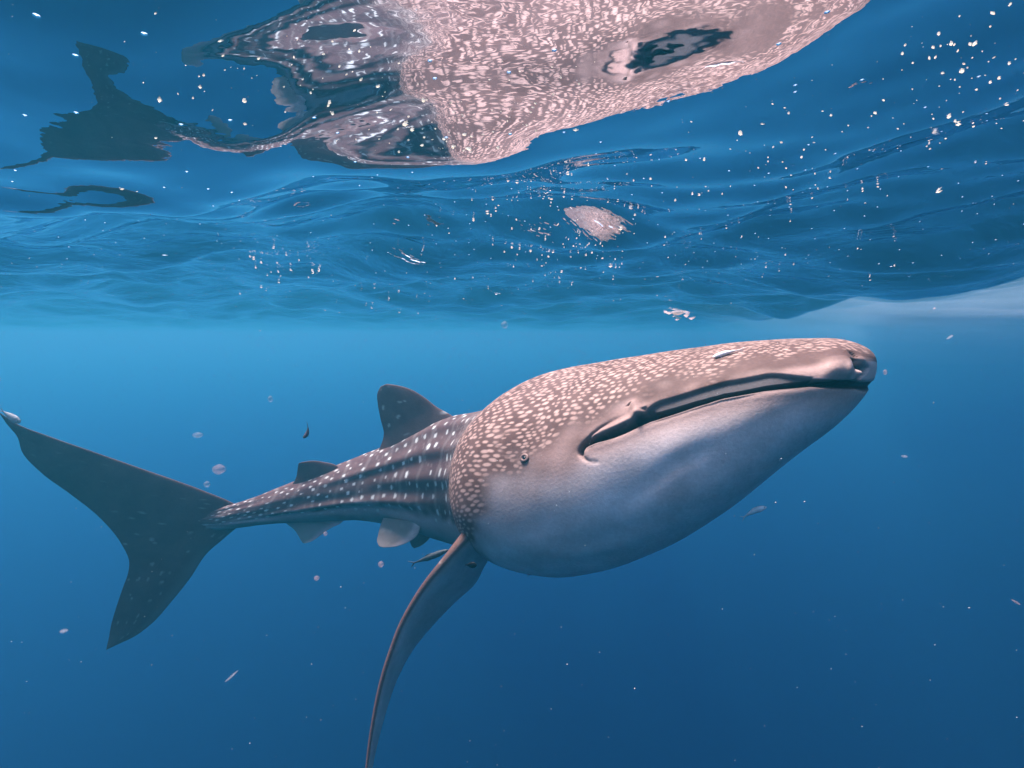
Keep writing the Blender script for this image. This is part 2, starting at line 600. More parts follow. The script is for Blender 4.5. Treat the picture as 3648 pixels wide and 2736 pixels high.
# arc length round the body from the back
seg = np.linalg.norm(np.diff(P, axis=1, append=P[:, :1]), axis=-1)
arc = np.cumsum(seg, 1)
mid = np.array([np.interp(0.0, th_g, arc[i]) for i in range(len(s_lin))])
B = arc - mid[:, None]
warp_a = .014 * np.sin(21 * B + 5 * S) + .01 * np.sin(31 * S - 13 * B)
warp_b = .012 * np.sin(17 * S + 9 * B)
hs = worley((S + .5 * warp_a) / .0300, (B + .5 * warp_b) / .0205, 3, .52, .03, .345, .34)
hs2 = worley((S + .5 * warp_a) / .026, (B + .5 * warp_b) / .0145, 8, .52, .10, .36, .33)
small = sstep(.28, .05, S) * .6
near_eye = np.exp(-((S - 1.06) / .10) ** 2 - ((AT - 62) / 9) ** 2)
k_small = np.clip(sstep(.70, .40, S) + near_eye, 0, 1)
k_small = sstep(.35, .65, k_small)
hsp = hs * (1 - k_small) + hs2 * k_small
head_spots = hsp * (1 - sstep(se - 9, se + 5, AT + wob))
rows = worley(S / .088, TH / D2(11.5) + .15 * np.sin(3 * S), 5, .30, .34, .13, .27, .1)
rows2 = worley(S / .050, TH / D2(9.0) + .3 * np.sin(5 * S), 11, .7, .62, .10, .42) * .16
body_spots = np.maximum(rows, rows2) * (1 - sstep(113, 124, AT))
spots = head_spots * head + body_spots * (1 - head)
# faint upright bars between the rows of spots
bars = np.clip(np.sin(S / .088 * 2 * math.pi * .5 + 1.2 * np.sin(AT * .05)) - .82, 0, 1) / .18 * (1 - head) * .10 * dorsal
spots = np.maximum(spots, bars)
for side in (1, -1):                                       # the paler lobe on the lip
    sel = (S < .85) & (S > .55) & (np.sign(TH) == side)
    g, t = seg_dist(P[sel], feat([(.690, 55.5), (.678, 58.0), (.668, 61.5), (.662, 63.6)], side))
    spots[sel] = np.maximum(spots[sel], .30 * np.exp(-(g / .017) ** 2))

NS = len(s_lin)
verts = P.reshape(-1, 3)
quads = grid_quads(NS, NTH, wrap=True)
n0 = len(verts)
caps = np.stack([body_raw(0., 0.) * 0 + P[0].mean(0), P[-1].mean(0)])
j = np.arange(NTH)
tris = np.r_[np.stack([np.full(NTH, n0), np.roll(j, -1), j], -1),
             np.stack([np.full(NTH, n0 + 1), (NS - 1) * NTH + j, (NS - 1) * NTH + np.roll(j, -1)], -1)]


def attr_pack(d, sp, li, hd, bd, fl=None, tn=None, fk=None):
    return np.stack([d, sp, li, hd, bd, 0 * d if fl is None else fl, 0 * d if tn is None else tn, 0 * d if fk is None else fk], -1).reshape(-1, 8)


lit_pink = sstep(-.13, -.015, dl) * (1 - sstep(.06, .16, dl)) * (1 - sstep(.95, 1.15, S)) * (1 - .5 * sstep(0, .1, .1 - S))  # pink of sunlit skin round the lips, painted into the colour
flank = (1 - sstep(de + 8, de + 36, AT + .35 * wob)) * .9 * sstep(.62, .95, S)  # grey flank pigment, with the cheek's shading put into the colour too
ATT = attr_pack(dorsal, spots, lining, head, band, lit_pink, None, flank)
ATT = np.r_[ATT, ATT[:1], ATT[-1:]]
PARTS = [(np.r_[verts, caps], quads, tris, ATT)]


# ---- fins: each a swept aerofoil between a leading and a trailing edge
def pix(u, v, Y):
    """point at depth Y seen at u, v of the 2212 x 1659 working picture used for measuring"""
    pt = math.atan(49 / 512)
    u, v = u * 1024 / 2212, v * 1024 / 2212
    r = (np.array([0, math.cos(pt), -math.sin(pt)]) + np.array([0, math.sin(pt), math.cos(pt)]) * ((384 - v) / 512)
         + np.array([1, 0, 0]) * ((u - 512) / 512))
    return np.array([0, 0, CAMZ]) + r * (Y / r[1])


def fin(le, te, thick, nspan=70, nch=40, dor_side=None, base=(1, 0), flip=False, edge_pale=0., normal=None):
    le, te = np.asarray(le, float), np.asarray(te, float)

    def along(a, n):
        l = np.r_[0, np.cumsum(np.linalg.norm(np.diff(a, axis=0), axis=1))]
        l /= l[-1]
        t = np.linspace(0, 1, n)
        return np.stack([catmull(l, a[:, k], t) for k in range(3)], 1)
    t = np.linspace(0, 1, nspan)
    L = along(le, nspan)
    T = along(te, nspan)
    ch = T - L
    sp = np.gradient(.5 * (L + T), axis=0)
    nrm = np.cross(sp, ch)
    nrm /= np.maximum(np.linalg.norm(nrm, axis=1, keepdims=True), 1e-9)
    for i in range(1, nspan):
        if nrm[i] @ nrm[i - 1] < 0:
            nrm[i] *= -1
    if normal is not None:
        nn = np.array(normal, float)
        nrm = np.where((nrm @ nn)[:, None] < 0, -nrm, nrm)
    c = (1 - np.cos(np.linspace(0, math.pi, nch))) / 2
    prof = 2.6 * (np.sqrt(c) * .62 - .36 * c - .26 * c ** 3) + .05 * np.sqrt(c * (1 - c))
    thk = np.interp(t, np.linspace(0, 1, len(thick)), thick)
    up = L[:, None] + ch[:, None] * c[None, :, None] + nrm[:, None] * (thk[:, None] * prof[None])[..., None] * .5
    dn = L[:, None] + ch[:, None] * c[None, :, None] - nrm[:, None] * (thk[:, None] * prof[None])[..., None] * .5
    ring = np.concatenate([up, dn[:, -2:0:-1]], 1)
    m = ring.shape[1]
    V = ring.reshape(-1, 3)
    q = grid_quads(nspan, m, wrap=True)
    n = len(V)
    cp = np.stack([ring[0].mean(0), ring[-1].mean(0)])
    jj = np.arange(m)
    tr_ = np.r_[np.stack([np.full(m, n), np.roll(jj, -1), jj], -1),
                np.stack([np.full(m, n + 1), (nspan - 1) * m + jj, (nspan - 1) * m + np.roll(jj, -1)], -1)]
    cc = np.r_[c, c[-2:0:-1]][None] + 0 * t[:, None]
    sd = np.r_[np.ones(nch), -np.ones(nch - 2)][None] + 0 * t[:, None]
    return np.r_[V, cp], q, tr_, cc, sd, t[:, None] + 0 * cc


def add_fin(res, dors, sp=None, hd=None, thin=0.):
    V, q, t, cc, sd, tt = res
    z = np.zeros(cc.shape)
    d = dors(cc, sd, tt) if callable(dors) else z + dors
    s_ = sp(cc, sd, tt) if callable(sp) else z + (sp or 0)
    h_ = hd(cc, sd, tt) if callable(hd) else z + (hd or 0)
    A = attr_pack(d, s_, z, h_, z, None, thin * sstep(.06, .3, cc))
    PARTS.append((V, q, t, np.r_[A, A[:1], A[-1:]]))


# tail fin: swings towards the viewer away from the body
def YT(u):
    return 3.44 - .46 * np.clip((470 - u) / 470, -.3, 1) ** 1.0


LE = [(-4, 889), (40, 917), (100, 940), (200, 975), (300, 1010), (440, 1060), (500, 1085), (545, 1112), (505, 1145), (478, 1168),
      (450, 1192), (410, 1250), (370, 1300), (330, 1345), (290, 1375), (250, 1394), (231, 1403)]
TE = [(-2, 892), (14, 915), (38, 945), (47, 975), (90, 1022), (150, 1066), (215, 1118), (262, 1175), (279, 1215), (276, 1240),
      (266, 1268), (255, 1300), (247, 1325), (240, 1350), (235, 1378), (231, 1395), (229, 1404)]


def tail_spots(c, s, t):
    return worley(t * 34, c * 10, 4, .8, .84, .18, .22) * .34 * sstep(.0, .15, c) * (.25 + .75 * sstep(.40, .52, t))


add_fin(fin([pix(u, v, YT(u)) for u, v in LE], [pix(u, v, YT(u)) for u, v in TE],
            [.008, .03, .045, .06, .072, .072, .06, .045, .03, .008], 150, 50),
        lambda c, s, t: 1 - .55 * sstep(.60, .72, t) * (1 - sstep(.0, .30, c)) - .5 * sstep(.9, 1, t) * c, tail_spots)

# first and second dorsal fins
YD = lambda u: 3.20 + (965 - u) / 145 * .13
add_fin(fin([pix(u, v, YD(u)) for u, v in [(1010, 925), (975, 897), (945, 880), (915, 857), (890, 842), (862, 833), (836, 829)]],
            [pix(u, v, YD(u)) for u, v in [(800, 1000), (820, 968), (829, 937), (822, 905), (816, 872), (815, 850), (822, 835)]],
            [.13, .10, .065, .05, .035, .02]), 1.,
        lambda c, s, t: worley(t * 7, c * 6, 2, .8, .62, .16, .22) * .4)
YD2 = lambda u: 3.40 + (720 - u) / 100 * .03
add_fin(fin([pix(u, v, YD2(u)) for u, v in [(745, 1018), (722, 1003), (700, 998), (675, 995), (652, 998)]],
            [pix(u, v, YD2(u)) for u, v in [(612, 1072), (629, 1050), (640, 1030), (643, 1012), (645, 1001)]],
            [.06, .04, .025, .012]), 1.)

# pectoral fins
KZ = 2212 / 3648


def zp(x, y):       # from the enlarged view of the fin
    return ((1200 + x / 1.601) * KZ, (1700 + y / 1.601) * KZ)


pl = [(765, 300), (690, 385), (610, 475), (500, 608), (415, 740), (350, 868), (308, 985), (268, 1110), (232, 1255), (206, 1395), (184, 1540), (168, 1680), (156, 1800), (150, 1880)]
pt_ = [(900, 400), (845, 500), (795, 600), (690, 700), (590, 800), (500, 900), (430, 990), (372, 1090), (318, 1215), (275, 1350), (236, 1490), (205, 1630), (176, 1770), (154, 1885)]
ple = [pix(*zp(x, y), 2.16 - .02 * i) for i, (x, y) in enumerate(pl)]
pte = [pix(*zp(x, y), 2.62 - .05 * i) for i, (x, y) in enumerate(pt_)]
res = fin(ple, pte, [.20, .15, .12, .10, .085, .07, .055, .04, .02], 110, 60, normal=(-1, -.3, .3))


def pec_dors(c, s, t):
    return np.where(s > 0, 1 - .0 * c, .9 * (1 - sstep(.015, .05, c)))


def pec_spots(c, s, t):
    return np.maximum(worley(t * 26, c * 7, 9, .7, .35, .20, .34) * (1 - sstep(.03, .2, t)) * (s > 0), np.where((s < 0) & (c > .02) & (c < .075), .35, 0))


add_fin(res, pec_dors, pec_spots, lambda c, s, t: np.where(s < 0, .8, 1 - sstep(.03, .22, t)), .08)
# the far fin stretches out level behind the belly
base = body_raw(np.array([1.22, 1.62]), D2(np.array([-112., -112.])))
o = np.array([.62, .62, -.20])
ctr = body_raw(1.4, D2(-90.))
fl = [base[0] - o * .12, base[0] + o * .25 + np.array([.02, -.01, 0]), base[0] + o * .7 + np.array([-.06, .05, 0]), base[0] + o * 1.15 + np.array([-.22, .2, -.03])]
ft = [base[1] - o * .12, base[1] + o * .15, base[1] + o * .5, base[0] + o * 1.17 + np.array([-.26, .26, -.03])]
add_fin(fin(fl, ft, [.15, .10, .06, .02], 50, 30, normal=(0, 0, 1)), lambda c, s, t: np.where(s > 0, 1, .1))

# pelvic fins and anal fin
z4 = lambda x, y: ((950 + x / 2.37) * KZ, (1300 + y / 2.37) * KZ)
add_fin(fin([pix(*z4(x, y), Y) for x, y, Y in [(1310, 1330, 3.12), (1270, 1440, 3.10), (1190, 1500, 3.09), (1090, 1535, 3.09), (990, 1543, 3.10)]],
            [pix(*z4(x, y), Y) for x, y, Y in [(985, 1290, 3.20), (957, 1370, 3.17), (942, 1430, 3.15), (932, 1490, 3.13), (950, 1532, 3.11)]],
            [.05, .03, .02, .01], 40, 24), .08, lambda c, s, t: worley(t * 3 + .3, c * 4, 6, .6, .45, .24, .28) * .9, .4, .6)
add_fin(fin([pix(*z4(x, y), 3.40) for x, y in [(1420, 1380), (1390, 1445), (1340, 1500), (1285, 1535), (1250, 1545)]],
            [pix(*z4(x, y), 3.46) for x, y in [(1190, 1400), (1205, 1470), (1215, 1510), (1228, 1535), (1240, 1545)]],
            [.05, .03, .02, .01], 40, 24), .45)
add_fin(fin([pix(*z4(x, y), 3.42) for x, y in [(690, 1270), (640, 1325), (530, 1385), (440, 1450), (375, 1492), (325, 1506)]],
            [pix(*z4(x, y), 3.45) for x, y in [(120, 1290), (175, 1345), (240, 1400), (275, 1455), (292, 1485), (306, 1504)]],
            [.05, .03, .02, .01], 50, 24), .12, None, .8, .6)

# ---- one skin mesh
V, Q, T, A, n = [], [], [], [], 0
for v, q, t, a in PARTS:
    V.append(v)
    Q.append(q + n)
    T.append(t + n)
    A.append(a)
    n += len(v)
me = mesh_np('whale_shark_body', np.concatenate(V), np.concatenate(Q), np.concatenate(T))
A = np.concatenate(A).astype(np.float32)
for k, nm in enumerate(('dorsal', 'spots', 'lining', 'head', 'band', 'lit_pink', 'thin', 'flank')):
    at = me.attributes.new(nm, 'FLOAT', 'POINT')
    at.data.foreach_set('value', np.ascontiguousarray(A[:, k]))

km, kn, kl = new_mat('whale_shark_skin')


def attr(nm):
    a = node(kn, 'ShaderNodeAttribute', attribute_name=nm)
    return a.outputs['Fac']


def mixc(fac, a, b, bt='MIX'):
    m = node(kn, 'ShaderNodeMix', data_type='RGBA', blend_type=bt)
    if isinstance(fac, float): m.inputs[0].default_value = fac
    else: kl.new(fac, m.inputs[0])
    for i, c in ((6, a), (7, b)):
        if isinstance(c, tuple): m.inputs[i].default_value = (*c, 1)
        else: kl.new(c, m.inputs[i])
    return m.outputs[2]


tc = node(kn, 'ShaderNodeTexCoord')
mot = node(kn, 'ShaderNodeTexNoise')
mot.inputs['Scale'].default_value = 7
mot.inputs['Detail'].default_value = 5
mot.inputs['Roughness'].default_value = .62
kl.new(tc.outputs['Object'], mot.inputs['Vector'])
fine = node(kn, 'ShaderNodeTexNoise')
fine.inputs['Scale'].default_value = 95
fine.inputs['Detail'].default_value = 4
fine.inputs['Roughness'].default_value = .7
kl.new(tc.outputs['Object'], fine.inputs['Vector'])
BODY_D = (.076, .045, .047)
HEAD_D = (.088, .050, .043)
back = mixc(attr('head'), BODY_D, HEAD_D)
back2 = mixc(attr('head'), (.105, .070, .068), (.135, .081, .070))
mr = node(kn, 'ShaderNodeMapRange')
mr.inputs['From Min'].default_value = .35
mr.inputs['From Max'].default_value = .68
kl.new(mot.outputs['Fac'], mr.inputs['Value'])
back = mixc(mr.outputs[0], back, back2)
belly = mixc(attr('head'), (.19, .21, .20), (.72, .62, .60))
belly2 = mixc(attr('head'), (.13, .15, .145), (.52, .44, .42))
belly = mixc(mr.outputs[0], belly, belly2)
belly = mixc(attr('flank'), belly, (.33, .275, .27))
belly = mixc(attr('lit_pink'), belly, (.40, .27, .235))
base_c = mixc(attr('dorsal'), belly, back)
spotc = mixc(attr('head'), (.52, .59, .55), (.46, .315, .265))
base_c = mixc(attr('spots'), base_c, spotc)
base_c = mixc(attr('band'), base_c, (.085, .075, .078))  # shadow of the upper lip painted into the band's grey
base_c = mixc(attr('lining'), base_c, (.042, .034, .037))
fr2 = node(kn, 'ShaderNodeMapRange')
fr2.inputs['From Min'].default_value = .3
fr2.inputs['From Max'].default_value = .7
fr2.inputs['To Min'].default_value = .87
fr2.inputs['To Max'].default_value = 1.09
kl.new(fine.outputs['Fac'], fr2.inputs['Value'])
cmb = node(kn, 'ShaderNodeCombineColor')
for i in range(3): kl.new(fr2.outputs[0], cmb.inputs[i])
base_c = mixc(1.0, base_c, cmb.outputs[0], 'MULTIPLY')
pb = node(kn, 'ShaderNodeBsdfPrincipled')
pb.inputs['Roughness'].default_value = .55
pb.inputs['Specular IOR Level'].default_value = .05
kl.new(base_c, pb.inputs['Base Color'])
kb = node(kn, 'ShaderNodeBump')
kb.inputs['Strength'].default_value = .35
kb.inputs['Distance'].default_value = .004
kl.new(fine.outputs['Fac'], kb.inputs['Height'])
kl.new(kb.outputs[0], pb.inputs['Normal'])
ko = node(kn, 'ShaderNodeOutputMaterial')
kt = node(kn, 'ShaderNodeBsdfTranslucent')
kl.new(mixc(attr('dorsal'), (.55, .60, .52), (.20, .20, .19)), kt.inputs[0])
kx = node(kn, 'ShaderNodeMixShader')
kl.new(attr('thin'), kx.inputs[0])
kl.new(pb.outputs[0], kx.inputs[1])
kl.new(kt.outputs[0], kx.inputs[2])
kl.new(kx.outputs[0], ko.inputs['Surface'])

shark = bpy.data.objects.new('whale_shark', None)
shark.location = (0.1, 2.5, -1.1)
COL.objects.link(shark)
tag(shark, 'huge whale shark with pale spots and a wide flat mouth swimming just under the surface', 'whale shark')
body = link('body', me, km, shark)
body.matrix_parent_inverse = Matrix.Translation(shark.location).inverted()


def plain(name, col, rough=.5, spec=.3, noise=None):
    m, n_, l_ = new_mat(name)
    p = node(n_, 'ShaderNodeBsdfPrincipled')
    p.inputs['Roughness'].default_value = rough
    p.inputs['Specular IOR Level'].default_value = spec
    p.inputs['Base Color'].default_value = (*col, 1)
    if noise:
        t = node(n_, 'ShaderNodeTexCoord')
        z = node(n_, 'ShaderNodeTexNoise')
        z.inputs['Scale'].default_value = noise[0]
        z.inputs['Detail'].default_value = 4
        l_.new(t.outputs['Object'], z.inputs['Vector'])
        r = node(n_, 'ShaderNodeValToRGB')
        r.color_ramp.elements[0].position = .35
        r.color_ramp.elements[1].position = .68
        r.color_ramp.elements[0].color = (*col, 1)
        r.color_ramp.elements[1].color = (*noise[1], 1)
        l_.new(z.outputs['Fac'], r.inputs[0])
        l_.new(r.outputs[0], p.inputs['Base Color'])
    o_ = node(n_, 'ShaderNodeOutputMaterial')
    l_.new(p.outputs[0], o_.inputs['Surface'])
    return m


# eyes: a fleshy ring round a dark ball
m_ring = plain('eye_ring_skin', (.24, .155, .13), .5, .2, (60, (.15, .095, .085)))
m_pupil = plain('eye_dark', (.012, .012, .016), .15, .5)


def lathe_mesh(name, prof, n=28):
    a = np.arange(n) / n * 2 * math.pi
    pr = np.array(prof)
    V_ = np.stack([pr[:, :1] * np.cos(a), pr[:, :1] * np.sin(a), pr[:, 1:] + 0 * a], -1)
    return mesh_np(name, V_.reshape(-1, 3), grid_quads(len(pr), n, wrap=True))


for side in (1, -1):
    e0 = body_raw(1.045, side * D2(69.1))
    ea = body_raw(1.055, side * D2(69.1)) - body_raw(1.035, side * D2(69.1))
    eb = body_raw(1.045, side * D2(70.1)) - body_raw(1.045, side * D2(68.1))
    en = np.cross(ea, eb)
    en /= np.linalg.norm(en)
    ctr = np.array([lut('x', 1.045), lut('y', 1.045), -1.0])
    if en @ (e0 - ctr) < 0:
        en = -en
    ez = Vector(en)
    ex = Vector(ea).normalized()
    ey = ez.cross(ex)
    M = Matrix((ex, ey, ez)).transposed().to_4x4()
    M.translation = Vector(e0 + en * .001)
    ring = link('eye', lathe_mesh('eye', [(.0, -.004), (.012, .000), (.0145, .005), (.018, .0085), (.023, .007), (.028, .001), (.030, -.006), (.0, -.012)]), m_ring, shark)
    ring.matrix_parent_inverse = Matrix.Translation(shark.location).inverted()
    ring.matrix_basis = M @ Matrix.Diagonal((.70, .56, .34, 1))
    pup = link('pupil', lathe_mesh('pupil', [(.0, .007), (.004, .0066), (.008, .005), (.0105, .0025), (.012, -.002), (.0, -.003)], 20), m_pupil, ring)

# ------------------------------------------------------------------ small fish round the shark
def tube_fish(name, mat, length, height, width, bend=0., fork=.5, up=0., tail_h=.75, dorsal=.35, dorsal_at=(.35, .8), droop=0.):
    """a fish along -X (head at +X end): one continuous skin of body, tail and fins"""
    n, m = 44, 24
    t = np.linspace(0, 1, n)              # 0 snout .. 1 tail root
    h = height * .5 * np.interp(t, [0, .03, .1, .25, .4, .6, .8, .93, 1], [.05, .32, .62, .95, 1, .82, .48, .24, .22])
    w = width * .5 * np.interp(t, [0, .03, .1, .25, .4, .6, .8, .93, 1], [.05, .4, .75, 1, .95, .7, .36, .16, .12])
    x = length * (.5 - .86 * t)
    side_ = bend * length * (t - .35) ** 2
    vert = up * length * (t - .35) ** 2
    a = np.arange(m) / m * 2 * math.pi
    V_ = np.stack([x[:, None] + 0 * a, side_[:, None] + w[:, None] * np.sin(a), vert[:, None] + h[:, None] * np.cos(a)], -1)
    parts = [(V_.reshape(-1, 3), grid_quads(n, m, wrap=True))]

    def slab(le, te, th_):
        L_, T_ = np.array(le, float), np.array(te, float)
        k = np.linspace(0, 1, 14)
        l1 = np.linspace(0, 1, len(L_))
        l2 = np.linspace(0, 1, len(T_))
        L_ = np.stack([catmull(l1, L_[:, i], k) for i in range(3)], 1)
        T_ = np.stack([catmull(l2, T_[:, i], k) for i in range(3)], 1)
        c = np.linspace(0, 1, 7)
        mid_ = L_[:, None] + (T_ - L_)[:, None] * c[None, :, None]
        pr = th_ * np.sqrt(np.clip(c * (1 - c), 0, 1)) * 2 * .5
        off = np.zeros((14, 7, 3))
        off[..., 1] = pr
        rg = np.concatenate([mid_ + off, (mid_ - off)[:, -2:0:-1]], 1)
        parts.append((rg.reshape(-1, 3), grid_quads(14, rg.shape[1], wrap=True)))
    xr, yr, zr = x[-1], side_[-1], vert[-1]
    dyr, dzr = bend * 1.3 * length * .14, up * 1.3 * length * .14
    th_h = height * tail_h * .5
    for sgn in (1, -1):
        slab([(xr + .03 * length, yr, zr), (xr - .05 * length, yr + dyr * .4, zr + dzr * .4 + sgn * th_h * .45), (xr - .14 * length, yr + dyr, zr + dzr + sgn * th_h)],
             [(xr - .01 * length, yr, zr - sgn * .02 * height), (xr - .05 * length - .03 * (1 - fork) * length, yr + dyr * .45, zr + dzr * .4 + sgn * th_h * .1), (xr - .145 * length, yr + dyr, zr + dzr + sgn * th_h * .98)], width * .10)
    for sgn, (d0, d1), dh in ((1, dorsal_at, dorsal), (-1, (dorsal_at[0] + .12, dorsal_at[1]), dorsal * .8)):
        f = lambda tt: np.array([np.interp(tt, t, x), np.interp(tt, t, side_), np.interp(tt, t, vert) + sgn * np.interp(tt, t, h) * .8])
        a0, a1 = f(d0), f(d1)
        tip = f(d0 + .45 * (d1 - d0)) + np.array([0, 0, sgn * dh * height * .5])
        slab([a0, .5 * (a0 + tip) + np.array([0, 0, sgn * dh * height * .14]), tip], [a1, .6 * a1 + .4 * tip, tip + np.array([-.02 * length, 0, 0])], width * .10)
    for sgn in (1, -1):
        p0 = np.array([np.interp(.24, t, x), np.interp(.24, t, side_) + sgn * width * .42, np.interp(.24, t, vert) - .1 * height])
        slab([p0, p0 + np.array([-.05 * length, sgn * width * .35, -.12 * height - droop])],
             [p0 + np.array([-.04 * length, 0, -.12 * height]), p0 + np.array([-.085 * length, sgn * width * .42, -.2 * height - droop])], width * .06)
    Vv, Qq, k = [], [], 0
    for v, q in parts:
        Vv.append(v)
        Qq.append(q + k)
        k += len(v)
    o_ = link(name, mesh_np(name, np.concatenate(Vv), np.concatenate(Qq)), mat)
    for sgn in (1, -1):
        r_ = .055 * height + .0006
        e_ = link('eye', lathe_mesh('eye', [(0, r_ * .5), (r_ * .6, r_ * .4), (r_, 0), (r_ * .6, -r_ * .4), (0, -r_ * .5)], 10), m_pupil, o_)
        e_.location = (np.interp(.1, t, x), np.interp(.1, t, side_) + sgn * np.interp(.1, t, w) * .93, np.interp(.1, t, vert) + .15 * height)
        e_.rotation_euler = (math.pi / 2, 0, 0)
    return o_


def aim(o_, head_px, tail_px, Yh, Yt, roll=0.):
    """lay the fish with its head and tail at two measured points"""
    a, b = Vector(pix(*head_px, Yh)), Vector(pix(*tail_px, Yt))
    xax = (a - b).normalized()
    zax = Vector((0, 0, 1)) - xax * xax.z
    zax = zax.normalized() if zax.length > 1e-3 else Vector((0, 1, 0))
    yax = zax.cross(xax)
    M_ = Matrix((xax, yax, zax)).transposed() @ Matrix.Rotation(roll, 3, 'X')
    M_ = M_.to_4x4()
    M_.translation = (a + b) / 2
    o_.matrix_world = M_
    return (a - b).length


def flen(h_, t_, Yh, Yt):
    return float(np.linalg.norm(pix(*h_, Yh) - pix(*t_, Yt)))


m_brown = plain('fish_brown', (.05, .035, .05), .5, .3, (60, (.10, .07, .08)))
m_silver = plain('fish_grey', (.028, .042, .052), .5, .2, (50, (.06, .075, .085)))
m_pale = plain('fish_pale', (.80, .76, .75), .5, .3, (70, (.62, .58, .58)))
m_black = plain('fish_black', (.010, .010, .014), .5, .2, (70, (.02, .018, .022)))

h_, t_ = (658, 946), (674, 918)
L = flen(h_, t_, 2.1, 2.1)
f = tube_fish('fish', m_brown, L * 1.1, L * .36, L * .24, bend=.55, up=.0, fork=.6, tail_h=.8, dorsal=.3)
aim(f, h_, t_, 2.1, 2.1, 0.9)
tag(f, 'small dark brown fish diving head down left of the tall dorsal fin', 'fish')

h_, t_ = (1656, 1094), (1598, 1114)
L = flen(h_, t_, 1.6, 1.62)
f = tube_fish('fish', plain('fish_pale_grey', (.52, .54, .55), .4, .4, (50, (.68, .68, .66))), L, L * .22, L * .19, bend=.1, up=-.25, fork=.6, tail_h=1.0, dorsal=.35)
aim(f, h_, t_, 1.6, 1.62)
tag(f, 'small grey fish with a pale back swimming below the chin of the shark', 'fish')

h_, t_ = (968, 1188), (882, 1222)
L = flen(h_, t_, 2.75, 2.8)
f = tube_fish('fish', m_silver, L, L * .13, L * .10, bend=.1, fork=.9, tail_h=1.25, dorsal=.45)
aim(f, h_, t_, 2.75, 2.8)
tag(f, 'slim fork tailed fish half hidden behind the long pectoral fin', 'fish')

h_, t_ = (1030, 1221), (1004, 1220)
L = flen(h_, t_, 1.98, 1.98)
f = tube_fish('fish', m_black, L, L * .56, L * .22, fork=.3, tail_h=.45, dorsal=.35, dorsal_at=(.3, .9))
aim(f, h_, t_, 1.98, 1.98, .15)
tag(f, 'tiny black deep bodied fish at the root of the pectoral fin', 'fish')

# the sucker fish lies on the skin of the shark's snout
ra, rb = body_raw(.470, D2(33.5)), body_raw(.385, D2(28.5))
rn = np.cross(body_raw(.43, D2(34.)) - body_raw(.43, D2(29.)), rb - ra)
rn /= np.linalg.norm(rn)
if rn[2] < 0: rn = -rn
L = float(np.linalg.norm(ra - rb)) * 1.05
f = tube_fish('remora', m_pale, L, L * .15, L * .17, bend=.12, fork=.5, tail_h=1.0, dorsal=.25)
xa = Vector(ra - rb).normalized()
za = (Vector(rn) + .55 * (Vector((0, 0, CAMZ)) - Vector(ra)).normalized()).normalized()
za = (za - xa * za.dot(xa)).normalized()
M = Matrix((xa, za.cross(xa), za)).transposed().to_4x4()
M.translation = Vector((ra + rb) / 2 + rn * L * .085)
f.matrix_world = M
tag(f, 'little white remora clinging to the spotted top of the snout', 'remora')

# two more hang under the belly, only their tails and backs showing
for (hx, hy, tx, ty, Y, lab) in ((1452, 1166, 1430, 1184, 1.95, 'tiny dark remora hanging under the belly towards the chin'),
                                 (1175, 1236, 1138, 1243, 2.2, 'tiny dark remora hanging under the deepest part of the belly')):
    L = flen((hx, hy), (tx, ty), Y, Y)
    f = tube_fish('remora', m_brown, L, L * .2, L * .17, fork=.5, tail_h=1.1)
    aim(f, (hx, hy), (tx, ty), Y, Y)
    tag(f, lab, 'remora')

h_, t_ = (42, 912), (2, 886)
L = flen(h_, t_, 2.9, 2.9)
f = tube_fish('fish', plain('fish_dull_white', (.34, .36, .36), .7, .1, (40, (.24, .26, .27))), L * 1.1, L * .36, L * .22, fork=.5, tail_h=.7, dorsal=.3)
aim(f, h_, t_, 2.9, 2.9)
tag(f, 'pale blurred fish beside the upper tip of the tail fin', 'fish')

# ------------------------------------------------------------------ drifting specks in the water
def jelly(name, col, trans):
    m, n_, l_ = new_mat(name)
    p = node(n_, 'ShaderNodeBsdfDiffuse')
    p.inputs[0].default_value = (*col, 1)
    q = node(n_, 'ShaderNodeBsdfTransparent')
    lw = node(n_, 'ShaderNodeLayerWeight')
    lw.inputs[0].default_value = .45
    r = node(n_, 'ShaderNodeMapRange')
    r.inputs['To Min'].default_value = trans
    r.inputs['To Max'].default_value = 1.0
    x_ = node(n_, 'ShaderNodeMixShader')
    o_ = node(n_, 'ShaderNodeOutputMaterial')
    l_.new(lw.outputs['Facing'], r.inputs[0])
    l_.new(r.outputs[0], x_.inputs[0])
    l_.new(p.outputs[0], x_.inputs[1])
    l_.new(q.outputs[0], x_.inputs[2])
    l_.new(x_.outputs[0], o_.inputs['Surface'])
    return m


m_jelly = jelly('plankton_jelly', (.55, .38, .36), .78)
m_jellyw = jelly('plankton_pale', (.50, .48, .50), .82)


def blob(name, mat, r, sq=(1, 1, 1)):
    bm = bmesh.new()
    bmesh.ops.create_icosphere(bm, subdivisions=3, radius=r)
    for v in bm.verts:
        k = 1 + .05 * math.sin(5 * v.co.x / r + 1) + .04 * math.sin(4 * v.co.y / r + 2 * v.co.z / r)
        v.co = Vector((v.co.x * sq[0], v.co.y * sq[1], v.co.z * sq[2])) * k
    me_ = bpy.data.meshes.new(name)
    bm.to_mesh(me_)
    bm.free()
    me_.polygons.foreach_set('use_smooth', np.ones(len(me_.polygons), bool))
    return link(name, me_, mat)


